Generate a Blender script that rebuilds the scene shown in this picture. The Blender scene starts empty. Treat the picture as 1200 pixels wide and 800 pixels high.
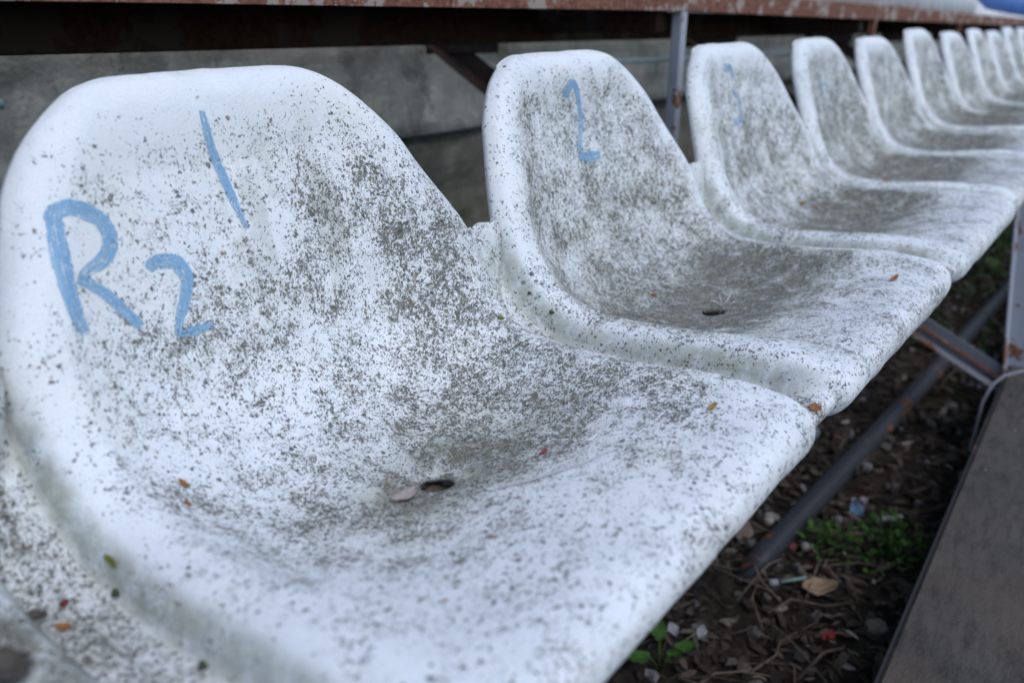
import bpy, bmesh, math, random
import numpy as np
from mathutils import Vector, Matrix
random.seed(7)
C = bpy.context.scene
COL = C.collection
P = 0.45            # pitch of the seats in metres; seat shapes are drawn in units of it
H = 0.855           # eye height above the soil
X0 = -0.7101 * P    # left edge of seat number 0
# ------------------------------------------------------------------ camera
psi, phi = 0.6615, 0.379
h_ = Vector((math.cos(psi), math.sin(psi), 0)); r_ = Vector((math.sin(psi), -math.cos(psi), 0))
w_ = h_ * math.cos(phi) + Vector((0, 0, -math.sin(phi))); u_ = r_.cross(w_)
cam = bpy.data.cameras.new('camera'); co = bpy.data.objects.new('camera', cam); COL.objects.link(co)
m3 = Matrix((r_, u_, -w_)).transposed()
co.matrix_world = Matrix.Translation((0, 0, H)) @ m3.to_4x4()
cam.sensor_width = 36; cam.lens = 949.07 / 1200 * 36
cam.clip_start = 0.02; cam.clip_end = 3000
cam.dof.use_dof = True; cam.dof.focus_distance = 0.70; cam.dof.aperture_fstop = 4.4
C.camera = co
# ------------------------------------------------------------------ light
SUN_EL, SUN_AZ = math.radians(58), math.radians(-100)   # azimuth measured from +X
W = bpy.data.worlds.new('World'); C.world = W; W.use_nodes = True
nt = W.node_tree; bg = nt.nodes['Background']; sky = nt.nodes.new('ShaderNodeTexSky')
sky.sky_type = 'NISHITA'; sky.sun_disc = False; sky.sun_elevation = SUN_EL
sky.sun_rotation = math.radians(90) - SUN_AZ
sky.air_density = 1.0; sky.dust_density = 1.0; sky.ozone_density = 1.0
nt.links.new(sky.outputs[0], bg.inputs[0]); bg.inputs[1].default_value = 0.15
sl = bpy.data.lights.new('sun', 'SUN'); sl.energy = 0.75; sl.angle = math.radians(40); sl.color = (1, .97, .93)
so = bpy.data.objects.new('sun', sl); COL.objects.link(so)
sd = Vector((math.cos(SUN_EL) * math.cos(SUN_AZ), math.cos(SUN_EL) * math.sin(SUN_AZ), math.sin(SUN_EL)))
so.rotation_euler = sd.to_track_quat('Z', 'Y').to_euler()
C.view_settings.view_transform = 'Standard'; C.view_settings.look = 'None'
C.view_settings.exposure = 0.45; C.view_settings.gamma = 1
C.render.engine = 'CYCLES'
# ------------------------------------------------------------------ helpers
def tag(o, label=None, cat=None, group=None, kind=None):
    for k, v in (('label', label), ('category', cat), ('group', group), ('kind', kind)):
        if v: o[k] = v
    return o
def empty(name, loc=(0, 0, 0), rz=0):
    o = bpy.data.objects.new(name, None); COL.objects.link(o); o.location = loc; o.rotation_euler = (0, 0, rz)
    o.empty_display_size = .05
    return o
def link(name, me, mat=None, parent=None, smooth=False):
    if mat: me.materials.append(mat)
    if smooth:
        for p in me.polygons: p.use_smooth = True
    o = bpy.data.objects.new(name, me); COL.objects.link(o)
    if parent: o.parent = parent
    return o
def pyd(name, vs, fs, mat=None, parent=None, smooth=False):
    me = bpy.data.meshes.new(name); me.from_pydata([tuple(v) for v in vs], [], fs); me.update()
    return link(name, me, mat, parent, smooth)
def basis(a, b, up=Vector((0, 0, 1))):
    d = (b - a).normalized()
    s = d.cross(up)
    if s.length < 1e-3: s = d.cross(Vector((0, 1, 0)))
    s.normalize(); return d, s, s.cross(d).normalized()
def tube_data(pts, rad, n=10, cap=True):
    pts = [Vector(p) for p in pts]; vs = []; fs = []
    for i, p in enumerate(pts):
        a = pts[max(0, i - 1)]; b = pts[min(len(pts) - 1, i + 1)]
        d, s, t = basis(a, b); rr = rad[i] if isinstance(rad, (list, tuple)) else rad
        for k in range(n):
            q = 2 * math.pi * k / n; vs.append(p + s * (rr * math.cos(q)) + t * (rr * math.sin(q)))
    for i in range(len(pts) - 1):
        for k in range(n):
            a = i * n + k; b = i * n + (k + 1) % n; fs.append((a, b, b + n, a + n))
    if cap: fs.append(tuple(range(n))[::-1]); fs.append(tuple(range((len(pts) - 1) * n, len(pts) * n)))
    return vs, fs
def tube(name, pts, rad, mat, parent=None, n=10):
    v, f = tube_data(pts, rad, n); return pyd(name, v, f, mat, parent, True)
def prism(name, a, b, sec, up, mat, parent=None, bev=.0015):
    """sweeps the 2D section (list of (side, up)) from a to b"""
    a = Vector(a); b = Vector(b); d, s, t = basis(a, b, Vector(up)); n = len(sec)
    bm = bmesh.new()
    ra = [bm.verts.new(a + s * x + t * y) for x, y in sec]; rb = [bm.verts.new(b + s * x + t * y) for x, y in sec]
    for k in range(n): bm.faces.new((ra[k], ra[(k + 1) % n], rb[(k + 1) % n], rb[k]))
    bm.faces.new(ra[::-1]); bm.faces.new(rb)
    if bev: bmesh.ops.bevel(bm, geom=bm.edges[:], offset=bev, segments=1, affect='EDGES')
    bmesh.ops.recalc_face_normals(bm, faces=bm.faces)
    me = bpy.data.meshes.new(name); bm.to_mesh(me); bm.free()
    return link(name, me, mat, parent)
def rect(w, h): return [(-w / 2, -h / 2), (w / 2, -h / 2), (w / 2, h / 2), (-w / 2, h / 2)]
def angle(w, t, sx=1, sy=1):
    return [(x * sx, y * sy) for x, y in ((0, 0), (w, 0), (w, t), (t, t), (t, w), (0, w))]
def box(name, x0, x1, y0, y1, z0, z1, mat, parent=None, bev=.002):
    return prism(name, (x0, (y0 + y1) / 2, (z0 + z1) / 2), (x1, (y0 + y1) / 2, (z0 + z1) / 2), rect(abs(y1 - y0), abs(z1 - z0)), (0, 0, 1), mat, parent, bev)
# ------------------------------------------------------------------ materials
class NT:
    def __init__(s, name):
        s.m = bpy.data.materials.new(name); s.m.use_nodes = True; s.t = s.m.node_tree
        s.b = s.t.nodes['Principled BSDF']; s.out = s.t.nodes['Material Output']
    def n(s, ty, ins=None, **kw):
        o = s.t.nodes.new(ty)
        for k, v in kw.items(): setattr(o, k, v)
        for k, v in (ins or {}).items(): s.set(o.inputs[k], v)
        return o
    def set(s, i, v):
        if isinstance(v, bpy.types.NodeSocket): s.t.links.new(v, i)
        else:
            if i.type == 'RGBA' and not isinstance(v, (int, float)) and len(v) == 3: v = (*v, 1)
            i.default_value = v
    def noise(s, vec, scale, detail=2, rough=.55, dist=0):
        o = s.n('ShaderNodeTexNoise', {'Vector': vec, 'Scale': scale, 'Detail': detail, 'Roughness': rough, 'Distortion': dist}); return o.outputs[0]
    def math(s, op, a, b=0, c=0, clamp=False):
        o = s.n('ShaderNodeMath', operation=op); o.use_clamp = clamp
        s.set(o.inputs[0], a); s.set(o.inputs[1], b); s.set(o.inputs[2], c); return o.outputs[0]
    def ss(s, v, lo, hi, a=0., b=1.):
        o = s.n('ShaderNodeMapRange', interpolation_type='SMOOTHSTEP')
        for k, x in zip(range(5), (v, lo, hi, a, b)): s.set(o.inputs[k], x)
        return o.outputs[0]
    def mix(s, f, a, b, blend='MIX'):
        o = s.n('ShaderNodeMix', data_type='RGBA', blend_type=blend); s.set(o.inputs[0], f); s.set(o.inputs[6], a); s.set(o.inputs[7], b); return o.outputs[2]
    def mapv(s, vec, scale=(1, 1, 1), loc=(0, 0, 0), rot=(0, 0, 0)):
        return s.n('ShaderNodeMapping', {'Vector': vec, 'Scale': scale, 'Location': loc, 'Rotation': rot}).outputs[0]
    def ramp(s, v, *st):
        o = s.n('ShaderNodeValToRGB', {'Fac': v}); e = o.color_ramp.elements
        while len(e) < len(st): e.new(.5)
        for k, (p, c) in enumerate(st): e[k].position = p; e[k].color = (*c, 1)
        return o.outputs[0]
    def bump(s, h, strength, dist, nrm=None):
        d = {'Height': h, 'Strength': strength, 'Distance': dist}
        if nrm is not None: d['Normal'] = nrm
        return s.n('ShaderNodeBump', d).outputs[0]
    def fin(s, col, rough=.6, nrm=None, metal=0., spec=.5):
        s.set(s.b.inputs['Base Color'], col); s.set(s.b.inputs['Roughness'], rough); s.set(s.b.inputs['Metallic'], metal)
        s.set(s.b.inputs['Specular IOR Level'], spec)
        if nrm is not None: s.set(s.b.inputs['Normal'], nrm)
        return s.m
    def obj(s): return s.n('ShaderNodeTexCoord').outputs['Object']
    def pos(s):
        g = s.n('ShaderNodeNewGeometry'); return g.outputs['Position']

def mat_seat():
    M = NT('weathered_white_fibreglass')
    rnd = M.n('ShaderNodeObjectInfo').outputs['Random']
    off = M.n('ShaderNodeCombineXYZ', {0: M.math('MULTIPLY', rnd, 13.7), 1: M.math('MULTIPLY', rnd, 7.3), 2: M.math('MULTIPLY', rnd, 3.1)}).outputs[0]
    def shift(v): return M.n('ShaderNodeVectorMath', {0: v, 1: off}, operation='ADD').outputs[0]
    ob = shift(M.obj()); uvn = M.n('ShaderNodeTexCoord').outputs['UV']; uv = shift(uvn)
    G = M.n('ShaderNodeAttribute', attribute_name='grime').outputs['Fac']
    F = M.n('ShaderNodeAttribute', attribute_name='film').outputs['Fac']
    ST = M.n('ShaderNodeAttribute', attribute_name='streak').outputs['Fac']
    st = M.mapv(uv, (1, .55, 1))
    a1 = M.noise(st, 720, 3, .6); a2 = M.noise(ob, 620, 3, .6); b1 = M.noise(st, 240, 4, .65); b2 = M.noise(ob, 200, 4, .65)
    fa = M.n('ShaderNodeMix', {0: ST, 2: a2, 3: a1}, data_type='FLOAT').outputs[0]
    fb = M.n('ShaderNodeMix', {0: ST, 2: b2, 3: b1}, data_type='FLOAT').outputs[0]
    big = M.noise(ob, 28, 4, .6)
    g2 = M.math('ADD', G, M.math('MULTIPLY', M.math('SUBTRACT', big, .5), M.ss(G, 0, .3, .2, 1.7)), clamp=True)
    thr = M.n('ShaderNodeMapRange', {0: g2, 1: 0., 2: 1., 3: .665, 4: .500}).outputs[0]
    d = M.math('SUBTRACT', M.math('ADD', M.math('MULTIPLY', fa, .5), M.math('MULTIPLY', fb, .5)), thr)
    fleck = M.ss(d, 0, .045)                                   # fine pepper
    c1 = M.noise(ob, 105, 5, .72); thr2 = M.n('ShaderNodeMapRange', {0: g2, 1: .1, 2: 1., 3: .685, 4: .530}).outputs[0]
    clump = M.math('MULTIPLY', M.ss(M.math('SUBTRACT', c1, thr2), 0, .05), M.ss(a2, .38, .52))   # crusty lichen clumps
    # white gelcoat, worn chalky, slightly yellowed in places
    w = M.ramp(M.noise(ob, 9, 4, .6), (.28, (.72, .75, .77)), (.5, (.82, .845, .86)), (.66, (.83, .84, .82)), (.82, (.77, .77, .73)))
    stip = M.ss(M.noise(ob, 900, 2, .5), .35, .6, .93, 1)
    w = M.mix(1, w, M.n('ShaderNodeCombineColor', {0: stip, 1: stip, 2: stip}).outputs[0], 'MULTIPLY')
    scr = M.math('MULTIPLY', M.ss(M.noise(M.mapv(ob, (60, 900, 900), rot=(.3, .5, .9)), 1, 2, .5), .68, .72), M.ss(M.noise(ob, 14, 2), .5, .62, 0, .35))
    w = M.mix(scr, w, (.50, .51, .52))
    film_n = M.ss(M.noise(ob, 55, 6, .75), .25, .58)
    filmc = M.ramp(M.noise(ob, 30, 4, .65), (.28, (.10, .112, .108)), (.45, (.145, .145, .108)), (.6, (.18, .165, .11)), (.78, (.115, .12, .095)))
    ff = M.math('MULTIPLY', F, M.math('ADD', M.math('MULTIPLY', film_n, .85), .15), clamp=True)
    filmc = M.mix(M.math('MULTIPLY', M.ss(F, .50, 1.0), M.ss(g2, .45, .75)), M.ramp(M.noise(ob, 38, 4, .65), (.3, (.33, .36, .335)), (.55, (.37, .38, .29)), (.75, (.31, .335, .30))), filmc)
    col = M.mix(ff, w, filmc)
    soft = M.math('MULTIPLY', M.ss(M.math('ADD', d, M.math('MULTIPLY', M.math('SUBTRACT', film_n, .5), .06)), -.10, .03), M.math('MULTIPLY', g2, .40), clamp=True)
    col = M.mix(soft, col, M.ramp(M.noise(ob, 48, 4, .65), (.3, (.35, .37, .36)), (.5, (.41, .41, .34)), (.7, (.36, .34, .27))))
    fc = M.ramp(M.noise(ob, 150, 4, .75), (.30, (.026, .026, .024)), (.43, (.080, .080, .068)), (.54, (.155, .152, .115)), (.62, (.105, .080, .050)), (.70, (.20, .165, .10)), (.80, (.10, .105, .10)))
    fade = M.ss(M.noise(ob, 800, 2), .3, .6, .60, 1)
    col = M.mix(M.math('MULTIPLY', fleck, fade), col, fc)
    cc = M.ramp(M.noise(ob, 75, 4, .7), (.3, (.055, .06, .055)), (.48, (.155, .155, .12)), (.62, (.15, .115, .07)), (.78, (.18, .195, .17)))
    col = M.mix(M.math('MULTIPLY', clump, .85), col, cc)
    # separate specks, each its own size and tint, thinning out where the seat is cleaner
    wn = M.n('ShaderNodeTexNoise', {'Vector': ob, 'Scale': 420., 'Detail': 1.}).outputs[1]
    wob = M.n('ShaderNodeVectorMath', {0: ob, 1: M.n('ShaderNodeVectorMath', {0: wn, 1: (.0042, .0042, .0042)}, operation='MULTIPLY').outputs[0]}, operation='ADD').outputs[0]
    prob0 = M.math('ADD', M.math('MULTIPLY', g2, .78), M.math('MULTIPLY', M.math('SUBTRACT', M.noise(ob, 120, 3, .6), .5), M.ss(g2, 0, .4, .2, 2.1)))
    for sc_, k_, lo_ in ((300, .90, .22), (620, 1.25, .23)):
        vv = M.n('ShaderNodeTexVoronoi', {'Vector': wob, 'Scale': sc_, 'Randomness': 1}, feature='F1')
        sp = M.n('ShaderNodeSeparateColor', {0: vv.outputs['Color']})
        pres = M.ss(M.math('SUBTRACT', M.math('MULTIPLY', prob0, k_), sp.outputs[0]), 0, .05)
        rad = M.math('ADD', M.math('MULTIPLY', sp.outputs[1], .26), lo_)
        mk = M.math('MULTIPLY', M.ss(M.math('SUBTRACT', rad, vv.outputs['Distance']), -.02, .09), pres)
        tint = M.ramp(M.math('ADD', M.math('MULTIPLY', sp.outputs[2], .45), M.math('MULTIPLY', M.noise(ob, 55, 3, .7), .6)), (.30, (.030, .032, .034)), (.42, (.075, .078, .075)), (.52, (.13, .125, .10)), (.60, (.15, .105, .065)), (.68, (.095, .10, .075)), (.80, (.20, .21, .20)))
        col = M.mix(M.math('MULTIPLY', mk, .86), col, tint)
        fleck = M.math('MAXIMUM', fleck, mk)
    fleck = M.math('MAXIMUM', fleck, clump)
    # sparse round specks: lichen dots, rust brown crumbs
    v = M.n('ShaderNodeTexVoronoi', {'Vector': ob, 'Scale': 130, 'Randomness': 1}, feature='F1')
    hit = M.math('GREATER_THAN', M.n('ShaderNodeSeparateColor', {0: v.outputs['Color']}).outputs[0], M.ss(G, 0, .4, .985, .93))
    dot = M.math('MULTIPLY', M.ss(M.math('ADD', v.outputs['Distance'], M.math('MULTIPLY', M.n('ShaderNodeSeparateColor', {0: v.outputs['Color']}).outputs[2], .2)), .36, .24), hit)
    dc = M.ramp(M.n('ShaderNodeSeparateColor', {0: v.outputs['Color']}).outputs[1], (0, (.05, .055, .06)), (.45, (.13, .12, .11)), (.7, (.22, .20, .15)), (.92, (.34, .20, .13)))
    col = M.mix(M.math('MULTIPLY', dot, M.ss(M.noise(ob, 500, 2), .3, .55, .3, .95)), col, dc)
    v3 = M.n('ShaderNodeTexVoronoi', {'Vector': M.n('ShaderNodeVectorMath', {0: ob, 1: M.n('ShaderNodeVectorMath', {0: M.n('ShaderNodeTexNoise', {'Vector': ob, 'Scale': 160.}).outputs[1], 1: (.008, .008, .008)}, operation='MULTIPLY').outputs[0]}, operation='ADD').outputs[0], 'Scale': 55}, feature='F1')
    hit3 = M.math('GREATER_THAN', M.n('ShaderNodeSeparateColor', {0: v3.outputs['Color']}).outputs[0], .84)
    dot3 = M.math('MULTIPLY', M.ss(v3.outputs['Distance'], .17, .10), M.math('MULTIPLY', hit3, M.ss(G, .12, .4)))
    col = M.mix(M.math('MULTIPLY', dot3, .8), col, M.ramp(M.n('ShaderNodeSeparateColor', {0: v3.outputs['Color']}).outputs[2], (0, (.12, .12, .11)), (.5, (.17, .19, .17)), (1, (.27, .18, .10))))
    hgt = M.math('ADD', M.math('MULTIPLY', fleck, 1.), M.math('ADD', M.math('MULTIPLY', dot, 1.2), M.math('MULTIPLY', M.noise(ob, 600, 3), .8)))
    nb = M.bump(hgt, .85, .0007)
    nb = M.bump(M.noise(ob, 22, 3), .25, .004, nb)
    return M.fin(col, M.math('ADD', .55, M.math('MULTIPLY', fleck, .35)), nb, spec=.35)

def mat_paint(cov=.48):
    M = NT('chalky_blue_brush_paint')
    uv = M.n('ShaderNodeTexCoord').outputs['UV']; ob = M.obj()
    bri = M.noise(M.mapv(uv, (16, 950, 1)), 1, 4, .6)
    bri2 = M.noise(M.mapv(uv, (40, 1600, 1)), 1, 3, .6)
    col = M.ramp(bri, (.34, (.42, .60, .76)), (.45, (.20, .39, .60)), (.56, (.23, .43, .63)), (.64, (.54, .69, .79)))
    sep = M.n('ShaderNodeSeparateXYZ', {0: uv})
    vy = sep.outputs[1]
    edge = M.ss(M.n('ShaderNodeMath', {0: M.n('ShaderNodeAttribute', attribute_name='edge').outputs['Fac'], 1: M.math('MULTIPLY', M.math('SUBTRACT', M.noise(M.mapv(uv, (90, 200, 1)), 1, 3), .5), .5)}, operation='ADD').outputs[0], .05, .16)
    a = M.math('MULTIPLY', M.ss(M.math('MULTIPLY', M.math('ADD', bri, bri2), .5), cov + .13, cov + .08), edge)
    a = M.math('MULTIPLY', a, M.ss(M.noise(ob, 380, 4, .7), cov + .22, cov + .14, 0, .93))
    a = M.math('MULTIPLY', a, M.ss(M.noise(ob, 640, 3, .65), .62, .57))
    M.set(M.b.inputs['Alpha'], a)
    return M.fin(col, .6, M.bump(bri, .4, .0004), spec=.3)

def mat_rust(name, paint, amount, rustc=((.045, .022, .014), (.16, .065, .035), (.30, .14, .08)), scale=14):
    M = NT(name); ob = M.pos()
    n = M.noise(ob, scale, 6, .68); f = M.noise(ob, scale * 9, 4, .6)
    rc = M.ramp(f, (.3, rustc[0]), (.52, rustc[1]), (.74, rustc[2]))
    m = M.ss(M.math('ADD', n, M.math('MULTIPLY', f, .22)), .72 - amount * .3, .75 - amount * .3)
    pc = M.mix(M.noise(ob, 40, 4), paint, [c * .72 for c in paint])
    col = M.mix(m, pc, rc)
    return M.fin(col, M.math('ADD', .5, M.math('MULTIPLY', m, .4)), M.bump(M.math('ADD', f, m), .5, .001), spec=.3)

def mat_concrete(name, a, b, moss=.0, scale=5):
    M = NT(name); ob = M.pos()
    n = M.noise(ob, scale, 7, .7); f = M.noise(ob, scale * 22, 4, .6)
    col = M.mix(M.ss(n, .3, .7), a, b)
    col = M.mix(M.ss(f, .55, .75, 0, .5), col, [c * .6 for c in a])
    col = M.mix(M.ss(M.noise(M.mapv(ob, (1, 1, .35)), 9, 5, .7), .52, .70, 0, .7), col, [c * .5 for c in a])
    col = M.mix(M.ss(M.noise(ob, scale * 3.1, 5, .7), .52, .66, 0, .6), col, [min(1, c * 1.25) for c in b])
    if moss: col = M.mix(M.ss(M.noise(ob, 3.3, 5, .65), .62 - moss * .2, .72, 0, .8), col, (.05, .075, .02))
    pit = M.n('ShaderNodeTexVoronoi', {'Vector': ob, 'Scale': 38}).outputs['Distance']
    return M.fin(col, .9, M.bump(M.math('ADD', f, M.math('MULTIPLY', M.ss(pit, 0, .3), .5)), .6, .004), spec=.2)

def mat_simple(name, c1, c2, scale=40, rough=.7, bump=.3, spec=.3, detail=4, trans=0):
    M = NT(name); ob = M.obj()
    n = M.noise(ob, scale, detail, .65)
    if trans: M.set(M.b.inputs['Subsurface Weight'], trans); M.b.inputs['Subsurface Radius'].default_value = (.003, .003, .001)
    return M.fin(M.ramp(n, (.3, c1), (.7, c2)), rough, M.bump(n, bump, .002), spec=spec)

def mat_soil():
    M = NT('dark_littered_soil'); ob = M.pos()
    n = M.noise(ob, 30, 7, .75); f = M.noise(ob, 130, 4, .7); b = M.noise(ob, 5, 3)
    col = M.ramp(n, (.28, (.010, .009, .008)), (.48, (.032, .026, .022)), (.62, (.062, .05, .042)), (.8, (.12, .10, .085)))
    col = M.mix(M.ss(b, .5, .7, 0, .5), col, (.018, .03, .010))
    return M.fin(col, .95, M.bump(M.math('ADD', n, M.math('MULTIPLY', f, .4)), 1, .012), spec=.15)

def mat_plank():
    M = NT('old_grey_brown_walkway'); ob = M.pos()
    n = M.noise(ob, 7, 6, .7); f = M.noise(ob, 330, 3, .7); m = M.noise(M.mapv(ob, (1, 3.5, 1)), 26, 5, .7)
    col = M.ramp(n, (.3, (.062, .056, .050)), (.52, (.098, .088, .076)), (.7, (.090, .073, .061)))
    col = M.mix(M.ss(m, .42, .68, 0, .7), col, (.038, .034, .030))
    col = M.mix(M.ss(M.noise(ob, 3.2, 5, .7), .52, .66, 0, .55), col, (.115, .088, .072))
    col = M.mix(M.ss(f, .56, .72, 0, .6), col, (.13, .125, .115))
    v = M.n('ShaderNodeTexVoronoi', {'Vector': ob, 'Scale': 60}); hit = M.math('GREATER_THAN', M.n('ShaderNodeSeparateColor', {0: v.outputs['Color']}).outputs[0], .975)
    col = M.mix(M.math('MULTIPLY', M.ss(v.outputs['Distance'], .14, .08), hit), col, (.45, .44, .42))
    return M.fin(col, .9, M.bump(M.math('ADD', m, f), .6, .003), spec=.2)
def mat_leafy(name, stops):
    M = NT(name); rnd = M.n('ShaderNodeNewGeometry').outputs['Random Per Island']; ob = M.obj()
    col = M.ramp(rnd, *stops); col = M.mix(M.ss(M.noise(ob, 160, 3), .4, .7, 0, .5), col, [c * .5 for c in stops[0][1]])
    return M.fin(col, .75, M.bump(M.noise(ob, 200, 3), .4, .001), spec=.25)
# === SEATFN
PROF = np.array([(.385,-.672),(.352,-.668),(.328,-.648),(.318,-.618),(.328,-.588),(.362,-.568),(.43,-.560),(.55,-.563),(.68,-.577),(.80,-.585),(.89,-.578),(.955,-.553),(1.0,-.512),(1.034,-.46),(1.062,-.40),(1.105,-.31),(1.148,-.22),(1.19,-.135),(1.225,-.062)])
def _dense(pts, n=40):
    out = []
    q = np.vstack([2*pts[0]-pts[1], pts, 2*pts[-1]-pts[-2]])
    for i in range(1, len(q)-2):
        t = np.linspace(0, 1, n, endpoint=False)[:, None]
        a, b, c, d = q[i-1], q[i], q[i+1], q[i+2]
        out.append(.5*((2*b)+(-a+c)*t+(2*a-5*b+4*c-d)*t*t+(-a+3*b-3*c+d)*t**3))
    out.append(pts[-1:]); return np.vstack(out)
_D = _dense(PROF); _L = np.r_[0, np.cumsum(np.linalg.norm(np.diff(_D, axis=0), axis=1))]; HT = _L[-1]
_T = np.gradient(_D, _L, axis=0); _T /= np.linalg.norm(_T, axis=1)[:, None]
def ip(h, xs, ys): return np.interp(h, xs, ys)
def sm(x, a, b):
    t = np.clip((x-a)/(b-a), 0, 1); return t*t*(3-2*t)
def zb(h): return np.interp(h, _L, _D[:, 1])
def yb(h): return np.interp(h, _L, _D[:, 0])
def hofz(z):   # arc length on the back from height
    k = np.argmax(_D[:, 1] > -.55 + 0*z) ; i0 = len(_D)//2
    return np.interp(z, _D[i0:, 1], _L[i0:])
def hofy(y):
    i0 = int(np.argmin(np.abs(_D[:, 0]-.362)+(_L>.3)*9)); 
    return np.interp(y, _D[i0:, 0], _L[i0:])
HN = float(hofz(-.392))      # the notch where two backs part
_HC = float(hofz(-.22))
_WH = np.array([(hofz(z), w) for z, w in ((-.62, .458), (-.50, .458), (-.43, .455), (-.392, .446), (-.335, .424), (-.28, .401), (-.22, .374), (-.16, .350), (-.09, .327), (-.062, .317))])
_WD = _dense(_WH, 12)
def wc(h):     # half width of the moulded seat shape
    h = np.asarray(h, float)
    a = np.interp(h, _WD[:, 0], _WD[:, 1], left=.458)
    t = np.clip((h-_HC)/(HT-_HC), 0, 1)
    a = .150+(a-.150)*(1-t**1.9)**(1/1.9)
    return np.where(h < .22, .428+.030*sm(h, .06, .22), a)
def surf(x, h, off=0.):
    """x across (pitch units, 0 = middle of the seat), h arc length from the curled front edge; returns local xyz in pitch units"""
    x = np.asarray(x, float); h = np.asarray(h, float)
    Y = yb(h); Z = zb(h); ty = np.interp(h, _L, _T[:, 0]); tz = np.interp(h, _L, _T[:, 1])
    ny, nz = -tz, ty
    ax = np.abs(x); wcv = wc(h)
    e = wcv-ax; et = HT-h+.0005
    R = ip(h, [0, hofz(-.50), hofz(-.36), HT], [.055, .055, .070, .070])
    e2 = -np.log(np.exp(-e*70)+np.exp(-et*70))/70
    e2 = np.minimum(e2, np.minimum(e, et)*1.0+.0)
    q = np.clip(1-e2/R, 0, 1)
    g = ip(h, [0, .10, .25, hofy(.9), hofz(-.45), HN, HT], [.010, .020, .064, .066, .058, .046, .042])
    lap = sm(h, hofz(-.55), hofz(-.43))*(1-sm(h, HN+.02, HN+.16))*(x > 0)
    g = g*(1-.62*lap)
    roll = g*(1-np.sqrt(np.clip(1-q*q, 0, 1)))*.8+g*.2*q**3
    dep = ip(h, [0, .12, .2, hofy(.55), hofy(.68), hofy(.78), hofy(.9), hofz(-.50), hofz(-.40), hofz(-.3), hofz(-.2), hofz(-.12), HT], [.0, .002, .016, .045, .072, .086, .088, .082, .066, .048, .034, .016, .0])
    xe = wcv-.078
    t = np.clip(ax/xe, 0, 1)
    cr = (1-t**3.8)**1.2
    # dish softened towards the top edge
    d = dep*cr*sm(et, .03, .16)
    o = off-d-roll
    # slight hollow round the drain hole
    rr = np.hypot(x-0, (h-HH)); o = o-.006*np.exp(-(rr/.06)**2)
    return np.stack([x+0*h, Y+ny*o, Z+nz*o], -1)
HH = float(hofy(.768))+.0
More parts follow.
